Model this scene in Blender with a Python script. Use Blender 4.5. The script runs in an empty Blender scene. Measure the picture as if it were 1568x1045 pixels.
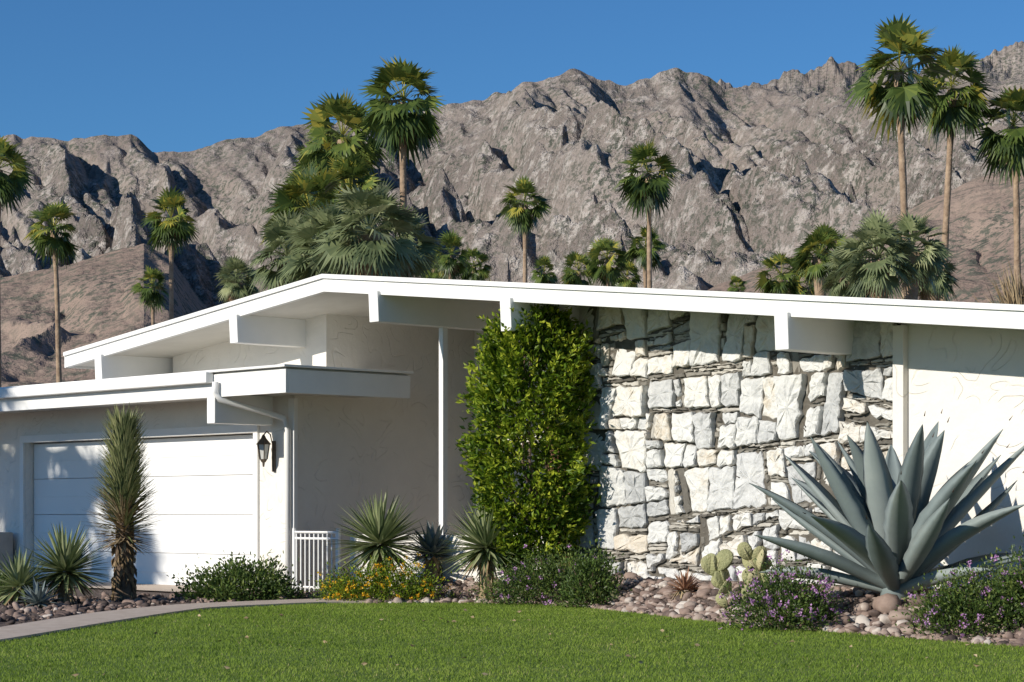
import bpy, bmesh, math, random
import numpy as np
from mathutils import Vector, Matrix
random.seed(7); RNG=np.random.default_rng(7)
FP=3300.0; HC=1.15
TH=math.radians(46.7); S_,C_=math.sin(TH),math.cos(TH)
def gx(u,z): return (u-784)/FP*z          # lateral metres at distance z
def hz(v,z): return HC+(785-v)/FP*z       # height above datum
def W(r,q,h=0): return Vector((r*C_+q*S_, -r*S_+q*C_, h))
def RQ(x,y): return x*C_-y*S_, x*S_+y*C_
def sm(a,b,x):
    t=np.clip((np.asarray(x,float)-a)/(b-a),0,1); return t*t*(3-2*t)
# ---------------------------------------------------------------- noise
def perlin(x,y,seed=0):
    rs=np.random.RandomState(seed); perm=rs.permutation(256); perm=np.concatenate([perm,perm])
    ang=rs.rand(256)*2*np.pi; gxx,gyy=np.cos(ang),np.sin(ang)
    xi=np.floor(x).astype(int); yi=np.floor(y).astype(int); xf=x-xi; yf=y-yi
    def g(i,j,dx,dy):
        h=perm[(perm[(xi+i)&255]+yi+j)&255]; return gxx[h]*dx+gyy[h]*dy
    u=xf**3*(xf*(xf*6-15)+10); v=yf**3*(yf*(yf*6-15)+10)
    a=g(0,0,xf,yf); b=g(1,0,xf-1,yf); c=g(0,1,xf,yf-1); d=g(1,1,xf-1,yf-1)
    return (a+(b-a)*u)*(1-v)+(c+(d-c)*u)*v
# ---------------------------------------------------------------- materials
def newmat(name):
    m=bpy.data.materials.new(name); m.use_nodes=True; nt=m.node_tree
    for n in list(nt.nodes): nt.nodes.remove(n)
    o=nt.nodes.new('ShaderNodeOutputMaterial'); return m,nt,o
def N(nt,t,**k):
    n=nt.nodes.new(t)
    for a,b in k.items():
        if a in n.inputs: n.inputs[a].default_value=b
        else: setattr(n,a,b)
    return n
def ramp(nt,fac,stops):
    r=nt.nodes.new('ShaderNodeValToRGB'); e=r.color_ramp.elements
    while len(e)<len(stops): e.new(.5)
    for i,(p,c) in enumerate(stops):
        e[i].position=p; e[i].color=(c[0],c[1],c[2],1)
    nt.links.new(fac,r.inputs[0]); return r.outputs[0]
def surf(name,stops,scale=4,detail=5,rough=.8,bump=.3,bscale=30,bdist=.01,attr=False,spec=.3,rmix=.6,amt=.5):
    m,nt,o=newmat(name); L=nt.links
    tc=N(nt,'ShaderNodeTexCoord'); n=N(nt,'ShaderNodeTexNoise',Scale=scale,Detail=detail,Roughness=rmix); L.new(tc.outputs['Object'],n.inputs['Vector'])
    fac=n.outputs['Fac']
    if attr:
        a=N(nt,'ShaderNodeAttribute',attribute_name='rnd')
        ad=N(nt,'ShaderNodeMath',operation='MULTIPLY_ADD'); L.new(n.outputs['Fac'],ad.inputs[0]); ad.inputs[1].default_value=amt
        sb=N(nt,'ShaderNodeMath',operation='SUBTRACT'); L.new(a.outputs['Fac'],sb.inputs[0]); sb.inputs[1].default_value=amt/2
        L.new(sb.outputs[0],ad.inputs[2]); fac=ad.outputs[0]
    col=ramp(nt,fac,stops)
    p=N(nt,'ShaderNodeBsdfPrincipled',Roughness=rough); p.inputs['Specular IOR Level'].default_value=spec
    L.new(col,p.inputs['Base Color'])
    if bump:
        b2=N(nt,'ShaderNodeTexNoise',Scale=bscale,Detail=4); L.new(tc.outputs['Object'],b2.inputs['Vector'])
        b=N(nt,'ShaderNodeBump',Strength=bump,Distance=bdist); L.new(b2.outputs['Fac'],b.inputs['Height']); L.new(b.outputs[0],p.inputs['Normal'])
    L.new(p.outputs[0],o.inputs[0]); return m
def leafmat(name,stops,rough=.5,trans=.25,spec=.35):
    m,nt,o=newmat(name); L=nt.links
    a=N(nt,'ShaderNodeAttribute',attribute_name='rnd'); col=ramp(nt,a.outputs['Fac'],stops)
    p=N(nt,'ShaderNodeBsdfPrincipled',Roughness=rough); p.inputs['Specular IOR Level'].default_value=spec; L.new(col,p.inputs['Base Color'])
    if trans>.12:
        t=N(nt,'ShaderNodeBsdfTranslucent'); L.new(col,t.inputs['Color'])
        mx=N(nt,'ShaderNodeMixShader'); mx.inputs[0].default_value=trans; L.new(p.outputs[0],mx.inputs[1]); L.new(t.outputs[0],mx.inputs[2]); L.new(mx.outputs[0],o.inputs[0])
    else: L.new(p.outputs[0],o.inputs[0])
    return m
def stucco(name,c):
    m,nt,o=newmat(name); L=nt.links
    tc=N(nt,'ShaderNodeTexCoord'); n=N(nt,'ShaderNodeTexNoise',Scale=1.3,Detail=6,Roughness=.7); L.new(tc.outputs['Object'],n.inputs['Vector'])
    col=ramp(nt,n.outputs['Fac'],[(.3,[k*.90 for k in c]),(.7,c)])
    p=N(nt,'ShaderNodeBsdfPrincipled',Roughness=.85); p.inputs['Specular IOR Level'].default_value=.2; L.new(col,p.inputs['Base Color'])
    # sparse trowel ridges: thin iso-lines of a warped noise, only in patches
    w=N(nt,'ShaderNodeTexNoise',Scale=1.5,Detail=1.5,Roughness=.5,Distortion=.7); L.new(tc.outputs['Object'],w.inputs['Vector'])
    a1=N(nt,'ShaderNodeMath',operation='PINGPONG'); L.new(w.outputs['Fac'],a1.inputs[0]); a1.inputs[1].default_value=.05
    mr=N(nt,'ShaderNodeMapRange'); mr.inputs[1].default_value=0; mr.inputs[2].default_value=.008; L.new(a1.outputs[0],mr.inputs[0])
    ng=N(nt,'ShaderNodeTexNoise',Scale=3.3,Detail=1); L.new(tc.outputs['Object'],ng.inputs['Vector'])
    gt=N(nt,'ShaderNodeMapRange'); gt.inputs[1].default_value=.44; gt.inputs[2].default_value=.51; L.new(ng.outputs['Fac'],gt.inputs[0])
    mm=N(nt,'ShaderNodeMath',operation='MAXIMUM'); L.new(mr.outputs[0],mm.inputs[0]); L.new(gt.outputs[0],mm.inputs[1])
    b0=N(nt,'ShaderNodeTexNoise',Scale=8,Detail=6,Roughness=.6); L.new(tc.outputs['Object'],b0.inputs['Vector'])
    b1=N(nt,'ShaderNodeBump',Strength=.7,Distance=.016); L.new(b0.outputs['Fac'],b1.inputs['Height'])
    b2=N(nt,'ShaderNodeBump',Strength=.75,Distance=.010); L.new(mm.outputs[0],b2.inputs['Height']); L.new(b1.outputs[0],b2.inputs['Normal'])
    L.new(b2.outputs[0],p.inputs['Normal']); L.new(p.outputs[0],o.inputs[0]); return m
M={}
M['stucco']=stucco('white_stucco',(.80,.765,.70))
M['paint']=surf('white_paint',[(.3,(.77,.765,.74)),(.7,(.83,.82,.79))],2.5,6,.5,.15,9,.01)
M['soffit']=surf('soffit_boards',[(.3,(.58,.555,.50)),(.7,(.65,.625,.57))],3,4,.6,.1,9,.01)
M['door']=surf('garage_door_paint',[(.3,(.79,.785,.765)),(.7,(.83,.825,.805))],1,3,.45,.05,6,.01)
M['roofing']=surf('roof_gravel',[(.3,(.42,.38,.33)),(.7,(.6,.57,.52))],40,4,.9,.5,80,.01)
M['stone']=surf('ledge_stone',[(0,(.27,.275,.275)),(.2,(.44,.445,.44)),(.42,(.60,.60,.585)),(.62,(.70,.69,.65)),(.80,(.60,.53,.43)),(1,(.70,.665,.60))],7,8,.85,.9,10,.045,attr=True,rmix=.75,amt=.9)
M['thin']=surf('thin_ledge_stone',[(0,(.11,.10,.085)),(.3,(.22,.205,.175)),(.6,(.38,.355,.31)),(1,(.56,.53,.47))],9,7,.9,.7,20,.015,attr=True,rmix=.7)
M['mortar']=surf('mortar',[(.3,(.09,.08,.065)),(.7,(.16,.145,.12))],14,6,.95,.6,30,.02)
M['metal']=surf('bronze_metal',[(.3,(.06,.045,.035)),(.7,(.12,.09,.06))],12,4,.45)
M['glass']=surf('lantern_glass',[(.3,(.5,.5,.46)),(.7,(.6,.6,.56))],6,2,.2,0)
M['doorwood']=surf('entry_door_wood',[(.3,(.10,.05,.03)),(.7,(.16,.08,.045))],6,6,.5)
M['concrete']=surf('concrete',[(.3,(.46,.375,.30)),(.7,(.57,.48,.40))],6,6,.9,.2,60,.01)
M['soil']=surf('gravel_soil',[(.25,(.07,.052,.042)),(.5,(.14,.105,.088)),(.75,(.22,.17,.14))],28,6,.95,.9,45,.04)
M['desert']=surf('desert_ground',[(.3,(.22,.17,.13)),(.7,(.32,.26,.2))],.2,8,.95)
M['rock']=surf('river_rock',[(0,(.06,.045,.04)),(.25,(.17,.12,.10)),(.5,(.29,.21,.17)),(.75,(.37,.295,.25)),(1,(.54,.48,.42))],14,4,.8,.3,40,.01,attr=True)
M['lawn']=surf('lawn_turf',[(.25,(.085,.135,.02)),(.5,(.125,.19,.03)),(.75,(.165,.22,.045))],1.6,7,.95,.6,60,.02)
M['blade']=leafmat('grass_blade',[(0,(.13,.205,.026)),(.5,(.215,.31,.045)),(.85,(.285,.36,.07)),(1,(.40,.37,.16))],.7,.35,.15)
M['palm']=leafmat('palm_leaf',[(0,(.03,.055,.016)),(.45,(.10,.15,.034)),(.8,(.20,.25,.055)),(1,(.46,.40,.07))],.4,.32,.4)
M['palmpale']=leafmat('palm_leaf_pale',[(0,(.09,.125,.06)),(.5,(.20,.24,.11)),(1,(.36,.385,.20))],.5,.25)
M['dead']=leafmat('dead_leaf',[(0,(.18,.125,.07)),(1,(.46,.36,.22))],.8,.1,.1)
M['trunk']=surf('palm_bark',[(.3,(.22,.15,.10)),(.7,(.42,.31,.21))],3,6,.95,.8,9,.05)
M['bark']=surf('shrub_bark',[(.3,(.09,.06,.04)),(.7,(.18,.13,.09))],20,6,.95,.8,40,.02)
M['shrub']=leafmat('shrub_leaf',[(0,(.02,.045,.006)),(.4,(.10,.175,.012)),(.75,(.24,.32,.02)),(1,(.46,.50,.05))],.45,.3,.3)
M['bush']=leafmat('bush_leaf',[(0,(.03,.055,.014)),(.5,(.09,.15,.032)),(1,(.23,.28,.065))],.45,.3,.35)
M['yucca']=leafmat('yucca_leaf',[(0,(.10,.135,.06)),(.5,(.22,.27,.115)),(1,(.52,.54,.30))],.45,.2,.4)
M['column']=leafmat('column_yucca_leaf',[(0,(.11,.14,.055)),(.6,(.26,.28,.125)),(1,(.44,.425,.21))],.5,.15,.3)
M['agave']=surf('agave_leaf',[(0,(.115,.145,.145)),(.5,(.20,.24,.235)),(1,(.31,.345,.325))],5,5,.6,.2,30,.004,attr=True,spec=.3)
M['spine']=surf('agave_spine',[(0,(.06,.03,.02)),(1,(.12,.07,.05))],5,2,.6)
M['cactus']=surf('cactus_pad',[(0,(.24,.25,.12)),(.5,(.36,.35,.18)),(1,(.50,.44,.27))],14,5,.8,.8,50,.02,attr=True,amt=.9)
M['purple']=leafmat('lantana_flower_purple',[(0,(.42,.18,.44)),(1,(.70,.44,.70))],.7,.3,.1)
M['yellow']=leafmat('lantana_flower_yellow',[(0,(.75,.33,.02)),(1,(.88,.60,.04))],.7,.3,.1)
M['red']=leafmat('dry_agave_leaf',[(0,(.26,.13,.08)),(1,(.46,.28,.18))],.7,.1,.1)
# mountain material
def mountain_mat():
    m,nt,o=newmat('desert_mountain_rock'); L=nt.links
    tc=N(nt,'ShaderNodeTexCoord'); P=tc.outputs['Object']
    a=N(nt,'ShaderNodeAttribute',attribute_name='rocky')
    n1=N(nt,'ShaderNodeTexNoise',Scale=.006,Detail=5,Roughness=.6); L.new(P,n1.inputs['Vector'])
    c0=ramp(nt,n1.outputs['Fac'],[(.3,(.225,.165,.135)),(.7,(.315,.24,.195))])      # foothill scree
    c1=ramp(nt,n1.outputs['Fac'],[(.3,(.195,.165,.15)),(.5,(.265,.225,.20)),(.7,(.345,.295,.26))])
    hm=N(nt,'ShaderNodeMapRange'); L.new(a.outputs['Fac'],hm.inputs[0]); hm.inputs[1].default_value=.0; hm.inputs[2].default_value=.25
    mh=N(nt,'ShaderNodeMix',data_type='RGBA'); L.new(hm.outputs[0],mh.inputs[0]); L.new(c0,mh.inputs[6]); L.new(c1,mh.inputs[7])
    n2=N(nt,'ShaderNodeTexNoise',Scale=.05,Detail=5,Roughness=.72); L.new(P,n2.inputs['Vector'])
    f2=ramp(nt,n2.outputs['Fac'],[(.50,(0,0,0)),(.60,(1,1,1))])
    mu=N(nt,'ShaderNodeMath',operation='MULTIPLY'); L.new(f2,mu.inputs[0]); L.new(a.outputs['Fac'],mu.inputs[1])
    mx=N(nt,'ShaderNodeMix',data_type='RGBA'); L.new(mu.outputs[0],mx.inputs[0]); L.new(mh.outputs[2],mx.inputs[6]); mx.inputs[7].default_value=(.52,.47,.425,1)
    n3=N(nt,'ShaderNodeTexNoise',Scale=.15,Detail=4,Roughness=.75); L.new(P,n3.inputs['Vector'])
    f3=ramp(nt,n3.outputs['Fac'],[(.49,(0,0,0)),(.56,(1,1,1))])
    n4=N(nt,'ShaderNodeTexNoise',Scale=.013,Detail=4,Roughness=.6); L.new(P,n4.inputs['Vector'])     # where the scrub grows
    f4=ramp(nt,n4.outputs['Fac'],[(.40,(.35,.35,.35)),(.58,(.95,.95,.95))])
    mu3=N(nt,'ShaderNodeMath',operation='MULTIPLY'); L.new(f3,mu3.inputs[0]); L.new(f4,mu3.inputs[1])
    mx2=N(nt,'ShaderNodeMix',data_type='RGBA'); L.new(mu3.outputs[0],mx2.inputs[0]); L.new(mx.outputs[2],mx2.inputs[6]); mx2.inputs[7].default_value=(.10,.108,.085,1)
    p=N(nt,'ShaderNodeBsdfDiffuse'); L.new(mx2.outputs[2],p.inputs['Color'])
    bd=N(nt,'ShaderNodeMath',operation='MULTIPLY_ADD'); L.new(a.outputs['Fac'],bd.inputs[0]); bd.inputs[1].default_value=.65; bd.inputs[2].default_value=.3
    b=N(nt,'ShaderNodeBump',Strength=1,Distance=22); L.new(bd.outputs[0],b.inputs['Strength']); L.new(n2.outputs['Fac'],b.inputs['Height'])
    L.new(b.outputs[0],p.inputs['Normal']); L.new(p.outputs[0],o.inputs[0]); return m
M['mountain']=mountain_mat()
# ---------------------------------------------------------------- mesh builder
COL=bpy.context.scene.collection
class MB:
    def __init__(s): s.V=[];s.F=[];s.m=[];s.r=[];s.n=0;s.mats=[]
    def mi(s,k):
        if k not in s.mats: s.mats.append(k)
        return s.mats.index(k)
    def add(s,V,F,mat,rnd=.5):
        V=np.asarray(V,float).reshape(-1,3); s.V.append(V)
        if isinstance(F,np.ndarray): fl=(F+s.n).tolist()
        else: fl=[[i+s.n for i in f] for f in F]
        s.F+=fl; s.m+=[s.mi(mat)]*len(fl)
        if np.isscalar(rnd): s.r+=[float(rnd)]*len(fl)
        else: s.r+=np.asarray(rnd,float).tolist()
        s.n+=len(V)
    def build(s,name,smooth=False,parent=None,smooth_mats=None):
        me=bpy.data.meshes.new(name); me.from_pydata(np.concatenate(s.V).tolist(),[],s.F)
        for k in s.mats: me.materials.append(M[k])
        me.polygons.foreach_set('material_index',s.m)
        if smooth: me.polygons.foreach_set('use_smooth',[True]*len(s.F))
        elif smooth_mats:
            ids={s.mats.index(k) for k in smooth_mats if k in s.mats}; me.polygons.foreach_set('use_smooth',[x in ids for x in s.m])
        a=me.attributes.new('rnd','FLOAT','FACE'); a.data.foreach_set('value',s.r)
        me.update(); ob=bpy.data.objects.new(name,me); COL.objects.link(ob)
        if parent: ob.parent=parent
        return ob
def nrm(v): return v/np.maximum(np.linalg.norm(v,axis=-1,keepdims=True),1e-9)
def leaves(mb,C,D,L,Wd,mat,rnd,fold=.25):
    n=len(C); D=nrm(D); R=RNG.normal(size=(n,3)); S=nrm(np.cross(D,R)); U=np.cross(S,D)
    L=np.broadcast_to(L,(n,))[:,None]; Wd=np.broadcast_to(Wd,(n,))[:,None]
    a=C; b=C+D*L*.5+S*Wd*.5+U*Wd*fold; c=C+D*L; d=C+D*L*.5-S*Wd*.5+U*Wd*fold
    V=np.stack([a,b,c,d],1).reshape(-1,3); F=np.arange(n*4).reshape(n,4); mb.add(V,F,mat,rnd)
def tube(mb,pts,rad,mat,k=8,rnd=.5,cap=True):
    pts=[np.asarray(p,float) for p in pts]; V=[];F=[]
    for i,p in enumerate(pts):
        t=nrm(pts[min(i+1,len(pts)-1)]-pts[max(i-1,0)]); ref=np.array([0,0,1.]) if abs(t[2])<.9 else np.array([1.,0,0])
        a=nrm(np.cross(t,ref)); b=np.cross(t,a)
        for j in range(k):
            w=2*math.pi*j/k; V.append(p+rad[i]*(a*math.cos(w)+b*math.sin(w)))
    for i in range(len(pts)-1):
        for j in range(k):
            F.append([i*k+j,i*k+(j+1)%k,(i+1)*k+(j+1)%k,(i+1)*k+j])
    if cap: F.append(list(range(k))[::-1]); F.append([(len(pts)-1)*k+j for j in range(k)])
    mb.add(V,F,mat,rnd)
# ---------------------------------------------------------------- terrain
def H(x,y):
    x=np.asarray(x,float); y=np.asarray(y,float); r,q=RQ(x,y); s=17.5-q
    s0=np.interp(r,[-18,-16.5,-14,-12],[1.1,1.1,1.9,2.4]); w=sm(-22,-18.5,r)
    return .02+.1*sm(14,23,y)+w*.30*sm(0,1,(s0-s)/.9)
LP=[(-60,11),(-15,12),(-8,13.2),(-5,15.6),(-4.25,17.9),(-3.78,20.2),(-3.2,22.8),(-2.08,24.1),(-.616,24.2),(.3,23.8),(.85,22.9),(1.41,21.5),(2.2,19.9),(3.285,18.5),(4.1,17.4),(5,16.6),(7,15.5),(12,14),(60,13)]
LX=[p[0] for p in LP]; LY=[p[1] for p in LP]
def Lw(x):
    x=np.asarray(x,float); acc=0
    for o in (-.25,-.12,0,.12,.25): acc=acc+np.interp(x+o,LX,LY)
    return acc/5
def sheet(name,xs,ylo,yhi,ny,zo,mat):
    ts=np.linspace(0,1,ny); X=np.repeat(xs[:,None],ny,1); Y=ylo(xs)[:,None]*(1-ts)+yhi(xs)[:,None]*ts
    Z=H(X,Y)+zo; V=np.stack([X,Y,Z],-1).reshape(-1,3); n=len(xs)
    i,j=np.meshgrid(np.arange(n-1),np.arange(ny-1),indexing='ij'); a=i*ny+j
    F=np.stack([a,a+ny,a+ny+1,a+1],-1).reshape(-1,4); mb=MB(); mb.add(V,F,mat); return mb
xs=np.concatenate([np.linspace(-60,-9,40),np.linspace(-8.9,8.9,200),np.linspace(9,60,40)])
lawn=sheet('lawn',xs,lambda x:x*0-12,lambda x:Lw(x),110,.012,'lawn')
nb=280000
by=np.sqrt(RNG.uniform(12**2,25**2,nb)); bx=RNG.uniform(-1,1,nb)*(by*.25+.8)
by=by+RNG.normal(0,.02,nb); k=by<Lw(bx)+.02+.05*perlin(bx*3,by*3,4); bx,by=bx[k],by[k]; n=len(bx)
hh=RNG.uniform(.014,.030,n)*(1+.4*perlin(bx*1.5,by*1.5,2)); az=RNG.uniform(0,6.28,n); ww=RNG.uniform(.003,.006,n); ln=RNG.uniform(.2,.9,n)*hh; a2=RNG.uniform(0,6.28,n)
B=np.stack([bx,by,H(bx,by)+.008],-1); sd=np.stack([np.cos(az),np.sin(az),az*0],-1)*ww[:,None]
T=B+np.stack([np.cos(a2)*ln,np.sin(a2)*ln,hh],-1)
V=np.stack([B-sd,B+sd,T],1).reshape(-1,3)
rr=np.clip(.45+.35*perlin(bx*.7,by*.7,9)+.3*perlin(bx*3,by*3,5)+RNG.normal(0,.13,n),0,1); rr[RNG.random(n)<.02]=1
lawn.add(V,np.arange(n*3).reshape(n,3),'blade',rr)
nl=60; fx=RNG.uniform(-4,4,nl); fy=RNG.uniform(14.5,23,nl); k=fy<Lw(fx)-.1; fx,fy=fx[k],fy[k]
leaves(lawn,np.stack([fx,fy,H(fx,fy)+.03],-1),np.stack([RNG.normal(size=len(fx)),RNG.normal(size=len(fx)),np.full(len(fx),.15)],-1),.05,.03,'dead',RNG.random(len(fx)))
lawn.build('lawn')
bed=sheet('gravel_bed',xs,lambda x:Lw(x)-.15,lambda x:x*0+40,120,.0,'soil'); bed.build('gravel_bed',smooth=True)
g=MB(); g.add([(-9000,-3000,-.06),(9000,-3000,-.06),(9000,9000,-.06),(-9000,9000,-.06)],[[0,1,2,3]],'desert'); g.build('ground')
# walkway
pa=[(-9,13.1),(-5,15.7),(-4.22,18),(-3.75,20.2),(-3.2,22.7),(-2.1,24.05),(-1.0,24.3)]
pb=[(-9.5,14.2),(-5.8,16.3),(-4.75,18.6),(-4.2,21.6),(-3.6,23.5),(-2.4,24.85),(-1.1,25.3)]
def resample(p,n):
    p=np.array(p); d=np.concatenate([[0],np.cumsum(np.linalg.norm(np.diff(p,axis=0),axis=1))]); t=np.linspace(0,d[-1],n)
    o=np.stack([np.interp(t,d,p[:,0]),np.interp(t,d,p[:,1])],-1)
    for _ in range(3): o[1:-1]=(o[:-2]+o[1:-1]*2+o[2:])/4
    return o
A=resample(pa,80);Bq=resample(pb,80); wk=MB(); V=[];F=[]
for i in range(80):
    for t,dz in ((0,-.03),(0,.035),(.5,.04),(1,.035),(1,-.03)):
        x,y=A[i]*(1-t)+Bq[i]*t; V.append((x,y,float(H(x,y))+dz))
for i in range(79):
    for j in range(4): F.append([i*5+j,(i+1)*5+j,(i+1)*5+j+1,i*5+j+1])
wk.add(V,F,'concrete'); wk.build('walkway')
dv=MB(); V=[];F=[]
for i,r in enumerate(np.linspace(-36,-22.6,30)):
    for q in (15.7,16.3,17.2):
        p=W(r,q); V.append((p.x,p.y,float(H(p.x,p.y))+.02))
for i in range(29):
    for j in range(2): F.append([i*3+j,(i+1)*3+j,(i+1)*3+j+1,i*3+j+1])
dv.add(V,F,'concrete'); dv.build('driveway')
# ---------------------------------------------------------------- mountains
def mountains():
    us=np.linspace(-380,1950,1080); t=(us-784)/FP
    ds=np.concatenate([np.linspace(620,1500,180)[:-1],np.linspace(1500,2950,340)[:-1],np.linspace(2950,5600,90)])
    T,D=np.meshgrid(t,ds,indexing='ij'); U=np.repeat(us[:,None],len(ds),1); X=T*D; Y=D
    def cv(pts):
        p=np.array(pts,float); return (785-np.interp(U,p[:,0],p[:,1]))/FP
    cm=cv([(-400,230),(0,202),(60,198),(130,201),(200,196),(240,219),(300,215),(360,202),(420,190),(470,179),(540,170),(600,161),(680,153),(740,142),(800,115),(880,99),(920,104),(960,118),(1000,104),(1040,96),(1085,104),(1105,121),(1200,130),(1300,124),(1400,122),(1568,108),(2000,116)])
    cf=cv([(-400,400),(900,200),(1000,140),(1080,116),(1160,104),(1250,80),(1320,76),(1400,82),(1450,74),(1568,56),(2000,46)])
    cl=cv([(-400,520),(-100,440),(0,417),(100,398),(180,374),(220,363),(260,385),(300,440),(340,490),(400,560),(500,700),(600,785)])
    cr=cv([(900,785),(960,560),(1000,500),(1050,458),(1100,427),(1200,387),(1300,352),(1400,308),(1500,262),(1568,238),(1700,200),(2000,190)])
    def tri(p):
        t=np.abs((p%1.0)-.5)*2; return t*(1.28-.28*t)       # slightly rounded crests, sharp gullies
    def fb(x,y,sd): return perlin(x,y,sd)+.5*perlin(x*2.1,y*2.1,sd+1)+.25*perlin(x*4.3,y*4.3,sd+2)
    w1=fb(X/460,Y/800,11); w2=fb(X/190,Y/360,71); w3=fb(X/80,Y/140,81)
    a=X*.93+Y*.40
    m1=.35+.65*np.clip(.5+1.2*perlin(X/330,Y/520,33),0,1)
    m2=.35+.65*np.clip(.5+1.3*perlin(X/150,Y/230,34),0,1)
    t1=tri(a/350+.85*w1); t2=tri((a+.05*Y)/130+.62*w2+.5*w1); t3=tri((X*.95+Y*.30)/54+.65*w3+.4*w2); t4=tri((X+.55*Y)/27+.7*w3)
    n1=perlin(X/20,Y/27,24); n2_=perlin(X/9,Y/12,25)
    dc=2800; s=np.clip((D-950)/(dc-950),0,1); env=np.clip(4*s*(1-s)*1.1,0,1)**.7
    back=np.where(D>dc,np.exp(-((D-dc)/260)),1)
    crest=cm*dc; e2=env*.86+.14*(s>.02)
    rel=m1*175*(t1-1)*env+m2*84*(t2-1)*e2+34*(t3-1)*e2+13*(t4-1)*e2+7*n1*(e2+.15)+4.5*n2_*(e2+.2)
    hm=crest*(s**.82)*back+rel*back
    df=4700; sf=np.clip((D-3200)/(df-3200),0,1); hf=cf*df*sf**.8*np.where(D>df,np.exp(-(D-df)/400),1)+sf*(110*(t1-1)*np.sin(np.pi*sf)+34*(tri((X+.3*Y)/170+w2)-1)+12*perlin(X/60,Y/80,32)+14*perlin(X/22,Y/26,33)+7*perlin(X/9,Y/12,35))
    def hill(c,dcr,d0,wd,sd):
        sl=np.clip((D-d0)/(dcr-d0),0,1); e=np.sin(np.pi*sl)**.7
        h=c*dcr*sl**.95*np.where(D>dcr,np.exp(-(D-dcr)/wd),1)
        ww=fb(X/90,Y/140,sd)
        return h+(c>0.01)*sl*(e*(17*(tri((X+.35*Y)/95+ww)-1)+6*(tri((X+.2*Y)/38+1.2*ww)-1))+ (e*.6+.25)*(3*perlin(X/16,Y/20,sd+4)+1.6*perlin(X/7,Y/8,sd+5)+1.1*perlin(X/3.5,Y/4,sd+3)))
    hl=hill(cl,1250,650,120,41); hr=hill(cr,1350,680,140,51)
    Z=np.maximum(np.maximum(hm,hf),np.maximum(hl,hr)); rocky=((hm>=hl)&(hm>=hr)).astype(float)
    rocky=rocky*(np.clip(.05+.6*env+.9*perlin(X/160,Y/160,61)+.4*(t2-.5),0,1)*.8+.2)
    Z=np.where(D<700,np.minimum(Z,(D-620)*.5),Z)-2
    n,mm=Z.shape; V=np.stack([X,Y,Z],-1).reshape(-1,3)
    i,j=np.meshgrid(np.arange(n-1),np.arange(mm-1),indexing='ij'); aa=i*mm+j
    F=np.stack([aa,aa+mm,aa+mm+1,aa+1],-1).reshape(-1,4)
    me=bpy.data.meshes.new('mountain_range'); me.from_pydata(V,[],F)
    at=me.attributes.new('rocky','FLOAT','POINT'); at.data.foreach_set('value',rocky.reshape(-1))
    me.materials.append(M['mountain']); me.update()
    ob=bpy.data.objects.new('mountain_range',me); COL.objects.link(ob)
mountains()
# ---------------------------------------------------------------- house
house=bpy.data.objects.new('modern_house',None); COL.objects.link(house); house.rotation_euler=(0,0,-TH)
def bm_obj(bm,name,mat,parent=house,bevel=0):
    bmesh.ops.recalc_face_normals(bm,faces=bm.faces)
    if bevel: bmesh.ops.bevel(bm,geom=list(bm.edges),offset=bevel,segments=2,affect='EDGES',profile=.5)
    me=bpy.data.meshes.new(name); bm.to_mesh(me); bm.free(); me.materials.append(M[mat])
    ob=bpy.data.objects.new(name,me); COL.objects.link(ob)
    if parent: ob.parent=parent
    return ob
def prism(name,poly,q0,q1,mat,bevel=0,parent=house):   # poly in (r,h)
    bm=bmesh.new(); a=[bm.verts.new((r,q0,h)) for r,h in poly]; b=[bm.verts.new((r,q1,h)) for r,h in poly]
    bm.faces.new(a); bm.faces.new(b[::-1])
    for i in range(len(poly)):
        j=(i+1)%len(poly); bm.faces.new([a[i],b[i],b[j],a[j]])
    return bm_obj(bm,name,mat,parent,bevel)
def box(name,r0,r1,q0,q1,h0,h1,mat,bevel=.006,parent=house): return prism(name,[(r0,h0),(r1,h0),(r1,h1),(r0,h1)],q0,q1,mat,bevel,parent)
RG=-20.8; RL,RR=-26.7,-5.0
def Rt(r): return 4.06-.108*abs(r-RG)
def gable(r0,r1,top,th):
    t=[(r0,Rt(r0)+top)]+([(RG,Rt(RG)+top)] if r0<RG<r1 else [])+[(r1,Rt(r1)+top)]
    return t+[(r,h-th) for r,h in t[::-1]]
prism('roof_deck',gable(RL+.03,RR-.03,-.012,.17),16.5,26.5,'soffit')
prism('roof_gravel',gable(RL+.1,RR-.1,.01,.02),16.7,26.3,'roofing')
prism('fascia',gable(RL,RR,0,.205),16.43,16.497,'paint',.004)
prism('drip_edge',gable(RL-.03,RR+.03,.012,.055),16.40,16.428,'paint',.003)
prism('eave_fascia_left',[(RL-.04,Rt(RL)-.21),(RL-.002,Rt(RL)-.21),(RL-.002,Rt(RL)),(RL-.04,Rt(RL))],16.43,26.5,'paint')
def body(name,r0,r1,q0,q1,mat='stucco'):
    t=[(r0,Rt(r0)-.1)]+([(RG,Rt(RG)-.1)] if r0<RG<r1 else [])+[(r1,Rt(r1)-.1)]
    prism(name,[(r1,-.1),(r0,-.1)]+t,q0,q1,mat)
body('main_wall_left',-25.6,-22.1,17.5,26)
body('entry_back_wall',-22.095,-17.65,20.1,25.9)
body('main_wall_right',-17.6,-12.9,17.53,26)
body('stucco_wall_right',-12.9,-5.8,17.46,25.95)
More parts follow.
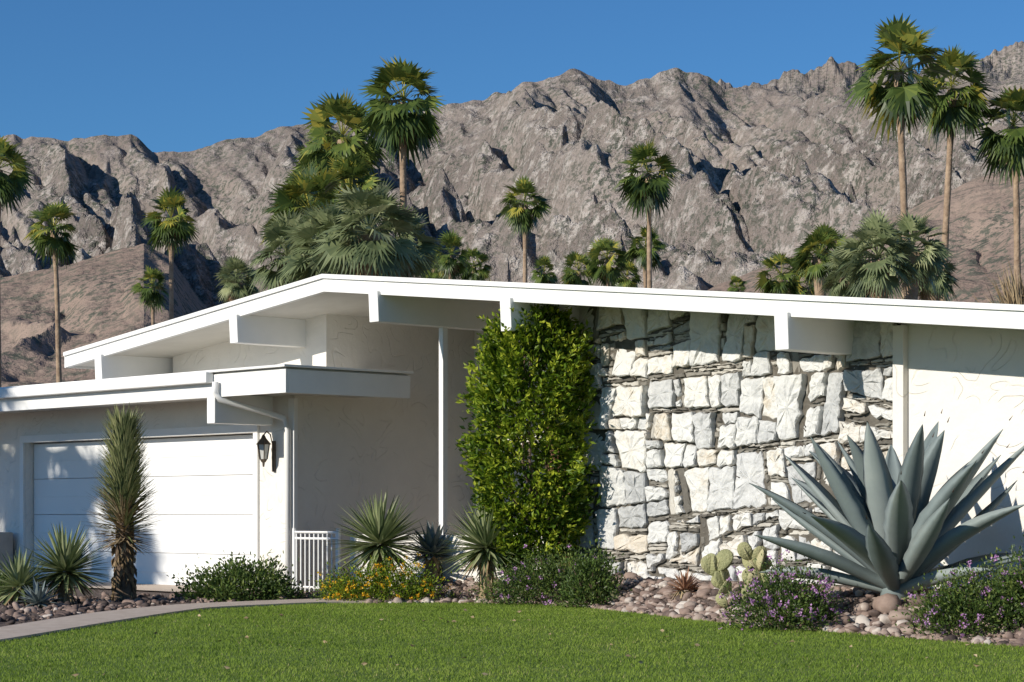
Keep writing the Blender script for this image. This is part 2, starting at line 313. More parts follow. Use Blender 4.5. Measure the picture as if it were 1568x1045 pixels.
for i,r in enumerate([-25.8,-22.62,-19.8,-17.5,-13.55,-9.6]):
    h=Rt(r)-.17; qe=20.3 if r==-19.8 else 17.9
    bm=bmesh.new(); w=.085; p=[(16.38,h),(16.40,h-.365),(qe,h-.365),(qe,h)]
    a=[bm.verts.new((r-w,q,z)) for q,z in p]; b=[bm.verts.new((r+w,q,z)) for q,z in p]
    bm.faces.new(a); bm.faces.new(b[::-1])
    for k in range(4): bm.faces.new([a[k],b[k],b[(k+1)%4],a[(k+1)%4]])
    bm_obj(bm,'roof_beam_%d'%i,'paint',bevel=.008)
box('entry_post',-19.84,-19.76,17.46,17.54,0,Rt(-19.8)-.5,'paint',.006)
box('entry_door',-20.6,-19.6,20.03,20.09,.2,2.5,'doorwood')
box('door_frame',-20.75,-19.45,20.06,20.095,.2,2.6,'paint')
# garage
DR0,DR1=-28.75,-22.95; DH=2.2
box('garage_wall_left',-36,DR0,16.98,17.5,-.1,2.66,'stucco',0)
box('garage_lintel',DR0,DR1,16.98,17.5,DH,2.66,'stucco',0)
box('garage_pier',DR1,-22.1,16.98,17.5,-.1,2.66,'stucco',0)
box('garage_wall_rear',-36,-25.65,17.5,26,-.1,2.66,'stucco',0)
for i in range(4):
    h0=.05+i*.535; box('garage_door_panel_%d'%i,DR0+.02,DR1-.02,17.12,17.2,h0,h0+.53,'door',.008)
    box('garage_door_rib_%d'%i,DR0+.02,DR1-.02,17.112,17.13,h0+.262,h0+.272,'door',.002)
box('door_trim_top',DR0-.1,DR1+.1,16.945,16.977,DH,DH+.11,'paint',.006)
box('door_trim_left',DR0-.1,DR0,16.945,16.977,0,DH-.002,'paint',.006)
box('door_trim_right',DR1,DR1+.1,16.945,16.977,0,DH-.002,'paint',.006)
box('garage_roof',-36,-21.04,16.04,18.0,2.66,2.92,'soffit',0)
box('garage_roof_rear',-36,-25.7,18.0,26,2.66,2.92,'soffit',0)
box('garage_fascia',-36,-21.0,16.0,16.038,2.61,2.9,'paint',.004)
box('garage_gutter',-36,-22.5,15.88,15.997,2.79,2.93,'paint',.012)
box('garage_fascia_cap',-36,-20.96,15.95,18.03,2.925,2.955,'paint',.004)
box('garage_fascia_return',-21.038,-21.0,16.04,18.0,2.61,2.9,'paint',.004)
box('garage_beam_end',-22.62,-22.45,15.98,16.9,2.28,2.655,'paint',.008)
box('garage_beam_left',-30.2,-30.03,15.98,16.9,2.28,2.655,'paint',.008)
mb=MB()
tube(mb,[(-22.38,15.94,2.8),(-22.38,15.94,2.66),(-22.36,15.99,2.58),(-22.25,16.7,2.42),(-22.16,16.86,2.36),(-22.14,16.91,2.2),(-22.14,16.91,.1)],[.04]*7,'paint',10)
mb.build('downspouts',smooth=True,parent=house)
box('garage_corner_trim',-22.2,-22.08,16.955,17.02,0,2.62,'paint',.006)
box('wall_end_trim',-12.95,-12.82,17.38,17.47,.3,3.0,'stucco',.006)
# stones
def clip(poly,n,c):   # keep n.p<=c
    out=[]
    for i in range(len(poly)):
        a=poly[i]; b=poly[(i+1)%len(poly)]; da=a@n-c; db=b@n-c
        if da<=0: out.append(a)
        if da*db<0: out.append(a+(b-a)*(da/(da-db)))
    return out
def area(p):
    p=np.array(p); x,y=p[:,0],p[:,1]; return abs(.5*(x@np.roll(y,-1)-y@np.roll(x,-1)))
rs=random.Random(31)
stones=[]
def split(poly,depth=0):
    if len(poly)<3: return
    P=np.array(poly); A=area(P)
    if A<.002: return
    w=np.ptp(P[:,0]); h=np.ptp(P[:,1]); lim=rs.choice([.06,.10,.15,.20,.25])
    if A<lim and max(w,h)/max(min(w,h),.01)<2.3 and max(w,h)<.72:
        stones.append((poly,0)); return
    vert = w>h*rs.uniform(.7,1.4)
    sg=3 if depth<3 else 8
    ang=math.radians(rs.gauss(0,sg)+(0 if vert else 90)); n=np.array([math.cos(ang),math.sin(ang)])
    c=P.mean(0)+np.array([rs.uniform(-.25,.25)*w,rs.uniform(-.25,.25)*h]); cc=c@n
    bw=0 if (rs.random()<(.4 if not vert else .68) or A<.09) else rs.uniform(.04,.11)
    split(clip(poly,n,cc-bw/2),depth+1); split(clip(poly,-n,-(cc+bw/2)),depth+1)
    if bw:
        band(clip(clip(poly,n,cc+bw/2),-n,-(cc-bw/2)))
def band(poly):
    if len(poly)<3: return
    P=np.array(poly); 
    h=np.ptp(P[:,1]); w=np.ptp(P[:,0])
    if area(P)<.0012: return
    if h>.06 and (w>.1 or h>.16):   # horizontal thin ledges
        n=np.array([rs.gauss(0,.06),1.]); n/=np.linalg.norm(n); c=(P.mean(0)+np.array([0,rs.uniform(-.2,.2)*h]))@n
        if h<=w or w<.13:
            band(clip(poly,n,c)); band(clip(poly,-n,-c)); return
    if w>.38:
        n=np.array([1.,rs.gauss(0,.25)]); n/=np.linalg.norm(n); c=(P.mean(0)+np.array([rs.uniform(-.25,.25)*w,0]))@n
        band(clip(poly,n,c)); band(clip(poly,-n,-c)); return
    stones.append((poly,1))
split([np.array(p,float) for p in [(-17.6,.05),(-12.97,.05),(-12.97,Rt(-12.97)-.12),(-17.6,Rt(-17.6)-.12)]])
mb=MB()
for poly,kind in stones:
    P=np.array(poly); c=P.mean(0); A=area(P)
    if A<.001: continue
    gap=.010 if kind==0 else .004
    pts=[]
    for i in range(len(P)):
        a=P[i]; b=P[(i+1)%len(P)]; d=np.linalg.norm(b-a)
        if d<.012: continue
        m=max(1,int(d/.05))
        for k in range(m):
            t=(k+rs.uniform(.05,.4))/m if k==0 else k/m
            pts.append(a+(b-a)*t)
    if len(pts)<3: continue
    Q=np.array(pts); dv_=Q-c; L=np.linalg.norm(dv_,axis=1,keepdims=True); Q=Q-dv_/L*gap*1.4+RNG.normal(0,.009 if kind==0 else .003,Q.shape)
    dep=rs.uniform(.06,.13) if kind==0 else rs.uniform(.03,.09)
    tx,ty=(rs.gauss(0,.11),rs.gauss(0,.11)) if kind==0 else (0,0)
    n=len(Q); base=17.53
    In=c+(Q-c)*(1-.012/np.maximum(L,.03)); In2=c+(Q-c)*.6+RNG.normal(0,.008,Q.shape)
    def dq(p,dd): return base-np.clip(dd+(p[:,0]-c[0])*tx+(p[:,1]-c[1])*ty,.03,.16)
    ring0=np.stack([Q[:,0],np.full(n,base+.01),Q[:,1]],-1)
    ring1=np.stack([Q[:,0],dq(Q,dep-.014)+RNG.normal(0,.002,n),Q[:,1]],-1)
    ring2=np.stack([In[:,0],dq(In,dep)+RNG.normal(0,.004,n),In[:,1]],-1)
    ring3=np.stack([In2[:,0],dq(In2,dep+.005)+RNG.normal(0,.008 if kind==0 else .002,n),In2[:,1]],-1)
    cen=np.array([[c[0],base-dep-.003,c[1]]])
    V=np.concatenate([ring0,ring1,ring2,ring3,cen]); F=[]
    for k in range(3):
        for i in range(n):
            j=(i+1)%n; F.append([k*n+i,k*n+j,(k+1)*n+j,(k+1)*n+i])
    for i in range(n): F.append([3*n+i,3*n+(i+1)%n,4*n])
    mb.add(V,F,'stone' if kind==0 else 'thin',min(1,max(0,rs.gauss(.5,.19))) if kind==0 else rs.random())
mb.build('ledge_stones',parent=house)
box('mortar_bed',-17.58,-12.96,17.49,17.56,0,2.9,'mortar',0)
prism('mortar_bed_top',[(-17.58,2.9),(-12.96,2.9),(-12.96,Rt(-12.96)-.12),(-17.58,Rt(-17.58)-.12)],17.49,17.56,'mortar')
# planter, fence, lantern
def free(ob): ob.parent=None; ob.rotation_euler=(0,0,-TH); return ob
free(box('low_planter_wall',-31.2,-28.95,16.3,16.9,0,.85,'concrete',.02,None))
mb=MB()
for i in range(10):
    r=-21.95+i*.09; tube(mb,[(r,16.9,.12),(r,16.9,.88)],[.012]*2,'paint',6)
for h in (.2,.82,.9): tube(mb,[(-22.0,16.9,h),(-21.1,16.9,h)],[.016]*2,'paint',6)
for r in (-22.0,-21.1): tube(mb,[(r,16.9,0),(r,16.9,.95)],[.028]*2,'paint',8)
free(mb.build('picket_gate'))
free(box('low_garden_wall',-21.0,-17.9,17.0,17.2,0,.88,'stucco',.01,None))
mb=MB(); lr,lq,lh=-22.52,16.80,1.84
def frust(mb,c,r0,r1,h0,h1,k,mat):
    V=[];
    for r,h in ((r0,h0),(r1,h1)):
        for j in range(k):
            w=2*math.pi*(j+.5)/k; V.append((c[0]+r*math.cos(w),c[1]+r*math.sin(w),c[2]+h))
    F=[[j,(j+1)%k,k+(j+1)%k,k+j] for j in range(k)]+[list(range(k))[::-1],[k+j for j in range(k)]]
    mb.add(V,F,mat)
c=(lr,lq,lh)
frust(mb,c,.05,.08,0,.19,6,'glass'); frust(mb,c,.11,.03,.19,.28,6,'metal'); frust(mb,c,.035,.012,.28,.32,6,'metal'); frust(mb,c,.03,.055,-.04,0,6,'metal')
frust(mb,c,.012,.02,-.1,-.04,6,'metal')
for j in range(6):
    w=2*math.pi*(j+.5)/6; tube(mb,[(lr+.055*math.cos(w),lq+.055*math.sin(w),lh),(lr+.085*math.cos(w),lq+.085*math.sin(w),lh+.19)],[.007]*2,'metal',5)
tube(mb,[(lr,lq,lh+.31),(lr,lq+.05,lh+.36),(lr,lq+.11,lh+.32),(lr,lq+.15,lh+.18),(lr,lq+.14,lh+.02),(lr,lq+.15,lh-.1),(lr,lq+.17,lh-.16)],[.009]*7,'metal',6)
tube(mb,[(lr,16.97,lh+.24),(lr,16.97,lh-.16)],[.03]*2,'metal',8)
free(mb.build('wall_lantern'))
# ---------------------------------------------------------------- palms
def fan_leaf(mb,base,az,el,pet,bl,mat,rnd,nseg=18,droop=.35):
    dh=np.array([math.cos(az),math.sin(az),0]); d=dh*math.cos(el)+np.array([0,0,math.sin(el)])
    end=base+d*pet+np.array([0,0,-.12*pet*math.cos(el)])
    side=np.array([-math.sin(az),math.cos(az),0]); 
    e2=el-.35; f=dh*math.cos(e2)+np.array([0,0,math.sin(e2)]); roll=RNG.normal(0,.5)
    up=np.cross(side,f)*-1; up=up if up[2]>0 or el<0 else -up
    side=side*math.cos(roll)+up*math.sin(roll)
    mb.add([base-side*.025,base+side*.025,end+side*.02,end-side*.02],[[0,1,2,3]],mat,min(1,rnd+.2))
    a=np.linspace(-1.8,1.8,nseg+1); ln=bl*(1-.12*np.abs(a))*RNG.uniform(.88,1.08,nseg+1)
    dirs=np.cos(a)[:,None]*f+np.sin(a)[:,None]*side+.25*np.abs(np.sin(a))[:,None]*up
    am=(a[:-1]+a[1:])/2; lm=(ln[:-1]+ln[1:])/2; dm=np.cos(am)[:,None]*f+np.sin(am)[:,None]*side+.25*np.abs(np.sin(am))[:,None]*up
    g=np.array([0,0,-1.])
    mid=end+dirs*(ln*.56)[:,None]+g*(droop*.12*bl)
    tip=end+dm*(lm*1.0)[:,None]+g*(droop*bl*(.35+.5*RNG.random((nseg,1))))
    V=np.concatenate([[end],mid,tip]); F=[]
    for i in range(nseg):
        F.append([0,1+i,2+i]); F.append([1+i,nseg+2+i,2+i])
    mb.add(V,F,mat,np.clip(rnd+RNG.normal(0,.14,len(F)),0,1))
def palm(u,v,d,R,ubase=None,nleaf=48,mat='palm',nseg=14,thick=.15,name='palm_tree',dead=7,emin=-1.2):
    x=gx(u,d); top=hz(v,d); xb=gx(ubase,d) if ubase is not None else x+RNG.normal(0,.2)
    mb=MB(); pts=[];rad=[]
    for i in range(15):
        t=i/14; pts.append((xb+(x-xb)*t**1.4+.04*math.sin(t*9+u),d,top*t)); rad.append(thick*(1.25-.45*t)+(.12 if i==0 else 0)+.012*(i%2))
    rad[-1]=thick*1.4; rad[-2]=thick*1.2
    tube(mb,pts,rad,'trunk',9)
    c=np.array([x,d,top]); phase=RNG.uniform(0,6.28)
    for i in range(nleaf):
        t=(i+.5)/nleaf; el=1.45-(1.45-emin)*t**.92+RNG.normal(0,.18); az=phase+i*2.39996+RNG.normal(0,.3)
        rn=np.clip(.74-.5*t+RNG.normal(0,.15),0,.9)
        if RNG.random()<.05: rn=1.
        k=RNG.uniform(.8,1.12)
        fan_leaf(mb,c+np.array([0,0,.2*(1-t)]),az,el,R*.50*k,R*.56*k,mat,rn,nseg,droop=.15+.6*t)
    for i in range(dead):
        fan_leaf(mb,c-np.array([0,0,.15]),RNG.uniform(0,6.28),RNG.uniform(-1.45,-1.15),R*.35,R*.42,'dead',RNG.random(),10,.3)
    mb.build(name,smooth_mats=['trunk'])
for a in [(82,352,140,2.0,97),(262,338,145,2.0,265),(233,440,190,1.8,236),(-2,262,125,2.1,-4),
          (524,215,95,2.1,536),(618,158,90,2.05,616),(803,313,150,1.85,808),(992,268,125,1.95,1000),
          (1378,112,85,2.1,1392),(1457,138,95,2.0,1438),(1552,195,95,2.0,1566)]:
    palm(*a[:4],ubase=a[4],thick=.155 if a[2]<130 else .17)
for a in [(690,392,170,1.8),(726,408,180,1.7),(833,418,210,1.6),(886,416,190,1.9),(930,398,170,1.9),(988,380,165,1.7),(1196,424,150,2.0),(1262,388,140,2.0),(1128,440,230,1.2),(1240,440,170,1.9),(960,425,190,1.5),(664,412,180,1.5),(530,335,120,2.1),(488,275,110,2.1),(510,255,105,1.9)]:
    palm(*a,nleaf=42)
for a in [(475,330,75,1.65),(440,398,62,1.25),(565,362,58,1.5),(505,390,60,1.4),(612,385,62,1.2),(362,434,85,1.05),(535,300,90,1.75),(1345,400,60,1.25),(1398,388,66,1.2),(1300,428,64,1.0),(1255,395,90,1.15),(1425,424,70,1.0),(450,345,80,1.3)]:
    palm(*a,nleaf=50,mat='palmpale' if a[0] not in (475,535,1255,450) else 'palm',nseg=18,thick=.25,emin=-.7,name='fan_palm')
# off-frame trees whose trunks shade the garage door
def shade_palm(ud,z0,back):
    x=gx(ud,z0)-.81*back; y=z0-.586*back
    mb=MB(); tube(mb,[(x,y,9*t/10) for t in range(11)],[.26+.03*(i%2) for i in range(11)],'trunk',10)
    c=np.array([x,y,9.])
    for i in range(30):
        t=(i+.5)/30; fan_leaf(mb,c,i*2.4,1.4-2.3*t,.9,1.1,'palm',.5,14,.5)
    mb.build('palm_tree',smooth_mats=['trunk'])
shade_palm(130,31.2,20); shade_palm(36,32.4,16)
# dry pampas at the far right
mb=MB(); cx,cy=gx(1572,60),60.; n=500
D=np.stack([RNG.normal(0,.35,n),RNG.normal(0,.35,n),np.ones(n)],-1); leaves(mb,np.array([cx,cy,5.8])+RNG.normal(0,.25,(n,3)),D,RNG.uniform(1.0,2.2,n),.05,'dead',RNG.random(n))
tube(mb,[(cx,cy,0),(cx,cy,6)],[.2,.12],'trunk'); mb.build('dry_grass_tree')
# ---------------------------------------------------------------- shrubs
def cluster_leaves(mb,C,out,per,rad,ls,mat,bias=0.0):
    n=len(C); Cc=np.repeat(C,per,0)+RNG.normal(0,rad,(n*per,3)); O=np.repeat(out,per,0)
    D=O*.8+RNG.normal(0,.6,(n*per,3))+np.array([0,0,.35]); cr=np.repeat(RNG.normal(0,.2,n),per)
    rn=np.clip(.45+bias+cr+RNG.normal(0,.17,n*per),0,1)
    leaves(mb,Cc,D,RNG.uniform(.7,1.25,n*per)*ls,RNG.uniform(.7,1.2,n*per)*ls*.5,mat,rn)
def bush(name,u,d,v0,v1,wpx,mat='bush',ls=.05,nc=260,per=16,flower=None,nf=0,dep=None,fs=.015):
    x=gx(u,d); gz=float(H(x,d)); top=hz(v0,d); rx=wpx/FP*d/2; ry=dep or rx*.8; rz=(top-gz)
    mb=MB()
    th=RNG.uniform(0,2*np.pi,nc); ph=np.arcsin(RNG.uniform(0,1,nc)); rr=RNG.uniform(.6,1.0,nc)
    out=np.stack([np.cos(th)*np.cos(ph),np.sin(th)*np.cos(ph),np.sin(ph)],-1)
    lump=1+.22*np.sin(th*3+u)*np.cos(ph*4+u)+.12*np.sin(th*7)
    C=out*np.array([rx,ry,rz])*(rr*lump)[:,None]; C[:,2]=np.maximum(C[:,2],.02)
    P=C+np.array([x,d,0]); P[:,2]+=H(P[:,0],P[:,1])*.5+gz*.5
    cluster_leaves(mb,P,out,per,.05+.03*rx,ls,mat)
    for i in range(14):
        j=RNG.integers(nc); tube(mb,[(x+RNG.normal(0,.05),d,gz-.02),tuple((P[j]+np.array([x,d,gz]))/2),tuple(P[j])],[.012,.008,.004],'bark',5)
    if flower:
        k=RNG.integers(0,nc,nf); O=out[k]; Fc=P[k]+O*.08+RNG.normal(0,.05,(nf,3)); m=9
        Fr=np.repeat(Fc,m,0)+RNG.normal(0,fs*.8,(nf*m,3)); leaves(mb,Fr,np.repeat(O,m,0)*.4+RNG.normal(0,1,(nf*m,3)),fs*1.5,fs*1.5,flower,RNG.random(nf*m))
    return mb.build(name)
def tall_shrub():
    mb=MB(); z=24.38; x=gx(812,z); nc=1300
    t=RNG.uniform(0,1,nc)**.9; zb,zt=.55,3.40
    th=RNG.uniform(0,2*np.pi,nc); rr=np.sqrt(RNG.uniform(.3,1,nc))
    prof=np.interp(t,[0,.12,.35,.6,.8,.93,1],[.35,.52,.61,.64,.57,.49,.30])
    lump=1+.12*np.sin(th*3+t*9)+.10*np.sin(th*5-t*17)+.08*np.sin(th*2+t*31)
    R=prof*rr*lump; P=np.stack([x+R*np.cos(th)+.05*(t-.5),z+R*np.sin(th)*.8,zb+(zt-zb)*t],-1)
    out=nrm(np.stack([np.cos(th),np.sin(th),(t-.4)*.9],-1)); cluster_leaves(mb,P,out,16,.055,.08,'shrub',.04)
    for i in range(150):
        tt=RNG.uniform(.05,1); a=RNG.uniform(0,6.28); r=np.interp(tt,[0,.35,.8,1],[.38,.58,.52,.25]); p=np.array([x+r*math.cos(a),z+r*math.sin(a)*.8,zb+(zt-zb)*tt]); d=nrm(np.array([math.cos(a),math.sin(a),RNG.uniform(.2,1.4)]))
        m=16; s=np.linspace(0,RNG.uniform(.15,.27),m); leaves(mb,p+d*s[:,None],d+RNG.normal(0,.7,(m,3)),.07,.035,'shrub',np.clip(RNG.normal(.82,.15,m),0,1))
    for i in range(7):
        a=RNG.uniform(0,6.28); tube(mb,[(x+.25,z,.3),(x+.2+.1*math.cos(a),z+.1*math.sin(a),.8),(x+.4*math.cos(a),z+.4*math.sin(a),1.7),(x+.3*math.cos(a),z+.3*math.sin(a),3.0)],[.04,.03,.02,.01],'bark',6)
    mb.build('tall_green_shrub')
tall_shrub()
bush('green_bush',372,25.2,868,930,172,ls=.055,nc=420)
bush('green_bush',905,23.0,846,910,80,ls=.045,nc=220)
bush('lantana_bush',588,24.55,868,925,195,ls=.035,nc=500,flower='yellow',nf=130,mat='shrub',dep=.4)
bush('lantana_bush',838,23.75,856,925,185,ls=.035,nc=500,flower='purple',nf=50,dep=.4)
bush('lantana_bush',1205,19.4,878,955,160,ls=.035,nc=480,flower='purple',nf=200)
bush('lantana_bush',1490,18.4,886,970,185,ls=.035,nc=540,flower='purple',nf=90)
bush('lantana_bush',1585,18.2,856,980,130,ls=.04,nc=420,flower='purple',nf=60)
bush('lantana_bush',520,25.0,893,925,60,ls=.035,nc=130,flower='yellow',nf=30)
bush('green_bush',12,25.5,885,930,70,ls=.05,nc=140)
# ---------------------------------------------------------------- spiky plants
def strip(mb,base,d,L,w,mat,rnd,curve=0,seg=4,fold=.3,wp=(.7,1,.9,.5,.03)):
    d=nrm(np.asarray(d,float)); s=np.cross(d,[0,0,1.]); 
    if np.linalg.norm(s)<.05: s=np.array([1.,0,0])
    s=nrm(s); u=np.cross(s,d); P=[];
    for i in range(seg+1):
        t=i/seg; wi=np.interp(t,np.linspace(0,1,len(wp)),wp)*w/2; c=base+d*L*t+np.array([0,0,-curve*L*t*t])
        P+= [c-s*wi+u*wi*fold, c, c+s*wi+u*wi*fold]
    F=[]
    for i in range(seg):
        a=i*3; F+=[[a,a+1,a+4,a+3],[a+1,a+2,a+5,a+4]]
    mb.add(P,F,mat,rnd)
def yucca(u,v,d,L,n=110,w=.035,mat='yucca',name='yucca_plant',emin=-.75,cur=.12,seg=4):
    x=gx(u,d); c=np.array([x,d,hz(v,d)]); gz=float(H(x,d)); mb=MB()
    if c[2]-gz>.05: tube(mb,[(x,d,gz-.05),(x,d,c[2])],[.09,.08],'dead',8)
    for i in range(n):
        t=(i+.5)/n; el=math.asin(min(1,max(-1,1-(1-math.sin(emin))*t)))+RNG.normal(0,.06); az=i*2.39996+RNG.normal(0,.1)
        D=np.array([math.cos(az)*math.cos(el),math.sin(az)*math.cos(el),math.sin(el)])
        strip(mb,c+D*.04,D,L*RNG.uniform(.85,1.08)*(1 if t<.85 else .8),w,mat if (t<.93) else 'dead',np.clip(RNG.normal(.5,.25),0,1),curve=cur*RNG.uniform(0,1.4)*t,fold=.35,seg=seg)
    for i in range(40):
        h=RNG.uniform(gz,max(gz+.05,c[2])); a=RNG.uniform(0,6.28); strip(mb,np.array([x+.07*math.cos(a),d+.07*math.sin(a),h]),(math.cos(a)*.6,math.sin(a)*.6,-.8),.16,w*.8,'dead',RNG.random(),seg=2,wp=(.9,.7,.05))
    mb.build(name)
yucca(100,876,24.4,.54,230,w=.05); yucca(30,900,24.0,.42,100,w=.055); yucca(58,925,23.2,.26,50,w=.06,mat='agave')
yucca(582,834,25.2,.62,270,w=.05); yucca(745,840,24.3,.57,250,w=.05)
yucca(1048,905,22.0,.22,60,mat='red',w=.03,name='dry_agave_plant',emin=-.2)
yucca(662,850,25.6,.40,70,w=.075,mat='agave',emin=-.3)
def column_yucca():
    z=25.2; x=gx(190,z); gz=float(H(x,z)); mb=MB(); top=hz(655,z); lb=hz(832,z)
    tube(mb,[(x+.02,z,gz-.05),(x,z,gz+.3),(x+.01,z,lb+.1),(x,z,top)],[.14,.11,.11,.07],'bark',10)
    n=160; a=RNG.uniform(0,6.28,n); h=RNG.uniform(gz,lb,n); leaves(mb,np.stack([x+.11*np.cos(a),z+.11*np.sin(a),h],-1),np.stack([np.cos(a)*.3,np.sin(a)*.3,-np.ones(n)],-1),.12,.05,'dead',RNG.random(n)*.3)
    N_=1200
    for i in range(N_):
        t=i/N_; h=lb+(top-lb)*t; az=i*2.39996
        el=np.interp(t,[0,.08,.2,.5,1],[-.4,.05,.5,.85,1.05])+RNG.normal(0,.15)
        if t>.97: el=RNG.uniform(.8,1.5)
        D=np.array([math.cos(az)*math.cos(el),math.sin(az)*math.cos(el),math.sin(el)]); L=np.interp(t,[0,.15,.5,1],[.34,.44,.38,.30])*RNG.uniform(.8,1.1)
        m='dead' if t<.08 or (t<.28 and RNG.random()<.5) else 'column'
        strip(mb,np.array([x+.07*math.cos(az),z+.07*math.sin(az),h]),D,L,.033,m,np.clip(RNG.normal(.5,.25),0,1),curve=-.0,seg=2,wp=(.9,.8,.05))
    mb.build('column_yucca_tree')
column_yucca()
def agave():
    z=19.5; x=gx(1372,z); c=np.array([x,z,hz(905,z)]); mb=MB(); n=38
    tube(mb,[(x,z,float(H(x,z))-.1),(x,z,c[2]+.25)],[.16,.10],'agave',10)
    for i in range(n):
        t=(i+.5)/n; az=i*2.39996+.55; el=1.42-1.24*t**.85+RNG.normal(0,.05); L=(1.26+.42*math.sin(math.pi*min(1,t*1.1)))*RNG.uniform(.88,1.05)
        w=.27*RNG.uniform(.88,1.1); seg=14; dh=np.array([math.cos(az),math.sin(az),0.]); s=np.array([-math.sin(az),math.cos(az),0.])
        tw=RNG.normal(0,.18); pos=c+dh*.05+np.array([0,0,.2*(1-t)]); e=el; bend=RNG.normal(-.10 if t<.7 else .05,.2); V=[];F=[]
        for k in range(seg+1):
            q=k/seg; ee=e+bend*q; f=dh*math.cos(ee)+np.array([0,0,math.sin(ee)]); up=np.array([0,0,1.])*math.cos(ee)-dh*math.sin(ee)
            wd=w*np.interp(q,[0,.12,.35,.5,.7,.85,.95,1],[.7,.60,.85,.97,.82,.50,.20,.02])/2; th=.05*(1-q)**.7+.002
            s2=s*math.cos(tw*q)+up*math.sin(tw*q); u2=up
            jag=1+.04*((k%2)*2-1)
            V+=[pos-s2*wd*jag+u2*wd*.5, pos-s2*wd*.5+u2*wd*.1, pos-u2*.004, pos+s2*wd*.5+u2*wd*.1, pos+s2*wd*jag+u2*wd*.5, pos+s2*wd*.6-u2*th*.6, pos-u2*th, pos-s2*wd*.6-u2*th*.6]
            pos=pos+f*L/seg
        for k in range(seg):
            for j in range(8):
                a=k*8+j; b=k*8+(j+1)%8; F.append([a,b,b+8,a+8])
        mb.add(V,F,'agave',np.clip(RNG.normal(.5,.18),0,1))
        tube(mb,[pos-f*.02,pos+f*.035],[.006,.001],'spine',5)
    mb.build('agave_plant',smooth=True)
agave()
def cactus(u,d,n,s,seed,hmax=.4,sp=.32):
    R=np.random.default_rng(seed)
    x=gx(u,d); gz=float(H(x,d)); mb=MB()
    def pad(c,ax,up,sz):
        side=nrm(np.cross(ax,up)); V=[];F=[]; a,b=10,12
        for i in range(a+1):
            p=math.pi*i/a
            for j in range(b):
                w=2*math.pi*j/b; V.append(c+up*sz*(1-math.cos(p))*.5+side*sz*(.27+.08*(1-math.cos(p)))*math.sin(p)*math.cos(w)+ax*sz*.08*math.sin(p)*math.sin(w)+ax*sz*.10*math.sin(p*1.0)**2)
        for i in range(a):
            for j in range(b): F.append([i*b+j,i*b+(j+1)%b,(i+1)*b+(j+1)%b,(i+1)*b+j])
        mb.add(V,F,'cactus',R.uniform(.1,.9))
    fr=[]
    for i in range(n):
        if i<5: c=np.array([x+(i-2)*s*sp,d+R.normal(0,.1),gz-.02])
        else:
            b=fr[R.integers(0,len(fr))]; c=b[0]+b[1]*b[2]*.95
        up=nrm(np.array([R.normal(0,.5),R.normal(0,.3),1.])); a=R.uniform(-1.2,1.2)-1.57; ax=np.array([math.cos(a),math.sin(a),.1]); ax=nrm(ax-up*(ax@up)); sz=s*R.uniform(.75,1.2)
        pad(c,ax,up,sz)
        if c[2]+sz<gz+hmax: fr.append((c,up,sz))
    mb.build('prickly_pear_cactus',smooth=True)
cactus(1138,20.9,34,.20,5,.5,.42); cactus(944,22.9,4,.15,6,.1)
# ---------------------------------------------------------------- rocks
ico=bmesh.new(); bmesh.ops.create_icosphere(ico,subdivisions=2,radius=1); IV=np.array([v.co[:] for v in ico.verts]); IF=np.array([[v.index for v in f.verts] for f in ico.faces]); ico.free()
def rocks(name,n,region,smin,smax,bias=0):
    mb=MB(); c=0
    while c<n:
        x,y=region(); 
        r,q=RQ(x,y)
        if y<float(Lw(x))+.0 or (q>17.35 and r>-17.7) : continue
        s=random.uniform(smin,smax)*random.choice([.6,.8,1,1,1.5]); sc=np.array([random.uniform(.7,1.4),random.uniform(.7,1.4),random.uniform(.45,.85)])*s
        a=random.uniform(0,6.28); V=IV*(1+.20*np.sin(IV[:,[1]]*3+a)+.14*np.sin(IV[:,[0]]*4+2*a))*sc; R=np.array(Matrix.Rotation(a,3,'Z')@Matrix.Rotation(random.gauss(0,.4),3,'X')); V=V@R.T
        V=V+np.array([x,y,float(H(x,y))+s*.3]); mb.add(V,IF,'rock',min(1,max(0,random.gauss(.5+bias,.28)))); c+=1
    mb.build(name,smooth=True)
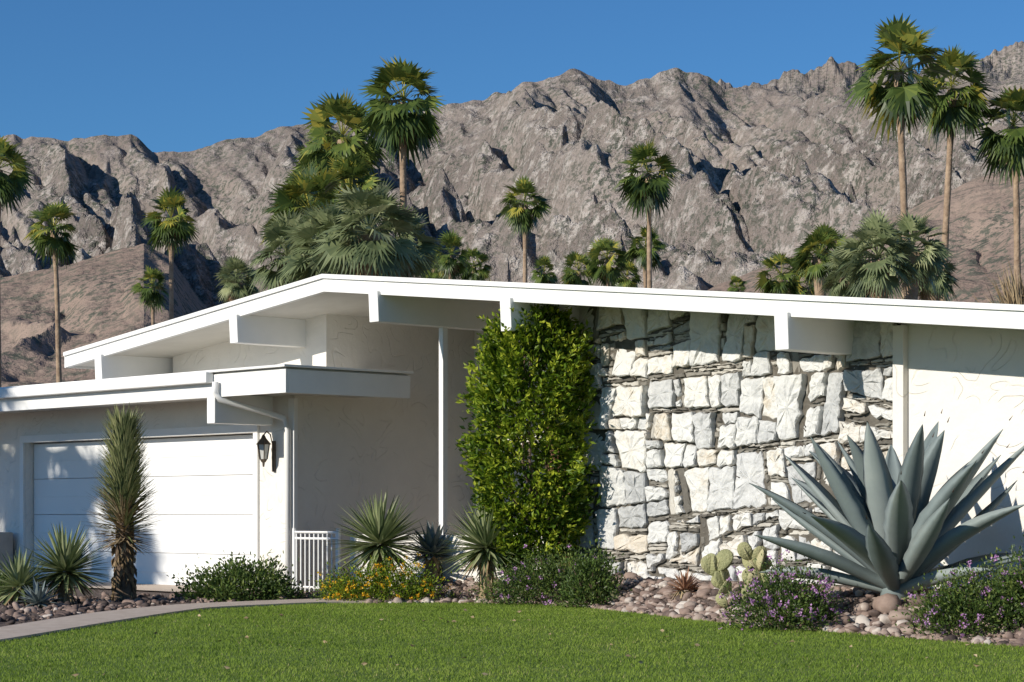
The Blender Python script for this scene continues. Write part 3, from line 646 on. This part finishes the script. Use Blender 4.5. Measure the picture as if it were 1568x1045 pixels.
def reg_r():
    x=random.uniform(-1.6,5.2); return x,float(Lw(x))+random.random()**1.3*2.0
rocks('river_rocks',3300,reg_r,.022,.048,.03)
def reg_l():
    t=random.random()**.8; i=random.randint(5,79); p=Bq[i]; return p[0]-random.random()*2.2*.9, p[1]+.05+random.random()*2.2
rocks('river_rocks',1900,reg_l,.02,.042,-.25)
def reg_a():
    return gx(1372,19.3)+random.uniform(-.75,.75),19.0+random.uniform(-.35,.3)
rocks('agave_boulders',24,reg_a,.05,.085,.0)
# ---------------------------------------------------------------- light, sky, camera
Ld=Vector((.81*.92,.586*.92,-.39)).normalized(); el=math.asin(-Ld.z)
sun=bpy.data.lights.new('sun','SUN'); sun.energy=5.0; sun.angle=math.radians(.5); sun.color=(1,.935,.83)
so=bpy.data.objects.new('sun',sun); COL.objects.link(so); so.rotation_euler=Ld.to_track_quat('-Z','Y').to_euler()
w=bpy.data.worlds.new('World'); bpy.context.scene.world=w; w.use_nodes=True; nt=w.node_tree
bg=nt.nodes['Background']; sk=nt.nodes.new('ShaderNodeTexSky'); sk.sky_type='NISHITA'; sk.sun_disc=False; sk.sun_elevation=el; sk.sun_rotation=math.atan2(-Ld.x,-Ld.y)
sk.air_density=1.0; sk.dust_density=.05; sk.ozone_density=3.0; sk.altitude=500
mx=nt.nodes.new('ShaderNodeMix'); mx.data_type='RGBA'; mx.blend_type='MULTIPLY'; mx.inputs[0].default_value=1; mx.inputs[7].default_value=(.44,.82,1.16,1)
nt.links.new(sk.outputs[0],mx.inputs[6]); nt.links.new(mx.outputs[2],bg.inputs[0]); bg.inputs[1].default_value=.086
cam=bpy.data.cameras.new('camera'); co=bpy.data.objects.new('camera',cam); COL.objects.link(co)
co.location=(0,0,HC); co.rotation_euler=(math.radians(90),0,0); cam.sensor_width=36; cam.lens=36*FP/1568; cam.shift_y=(785-522.5)/1568; cam.clip_end=12000; cam.clip_start=.1
bpy.context.scene.camera=co
sc=bpy.context.scene; sc.view_settings.view_transform='Standard'; sc.view_settings.look='None'; sc.view_settings.exposure=0
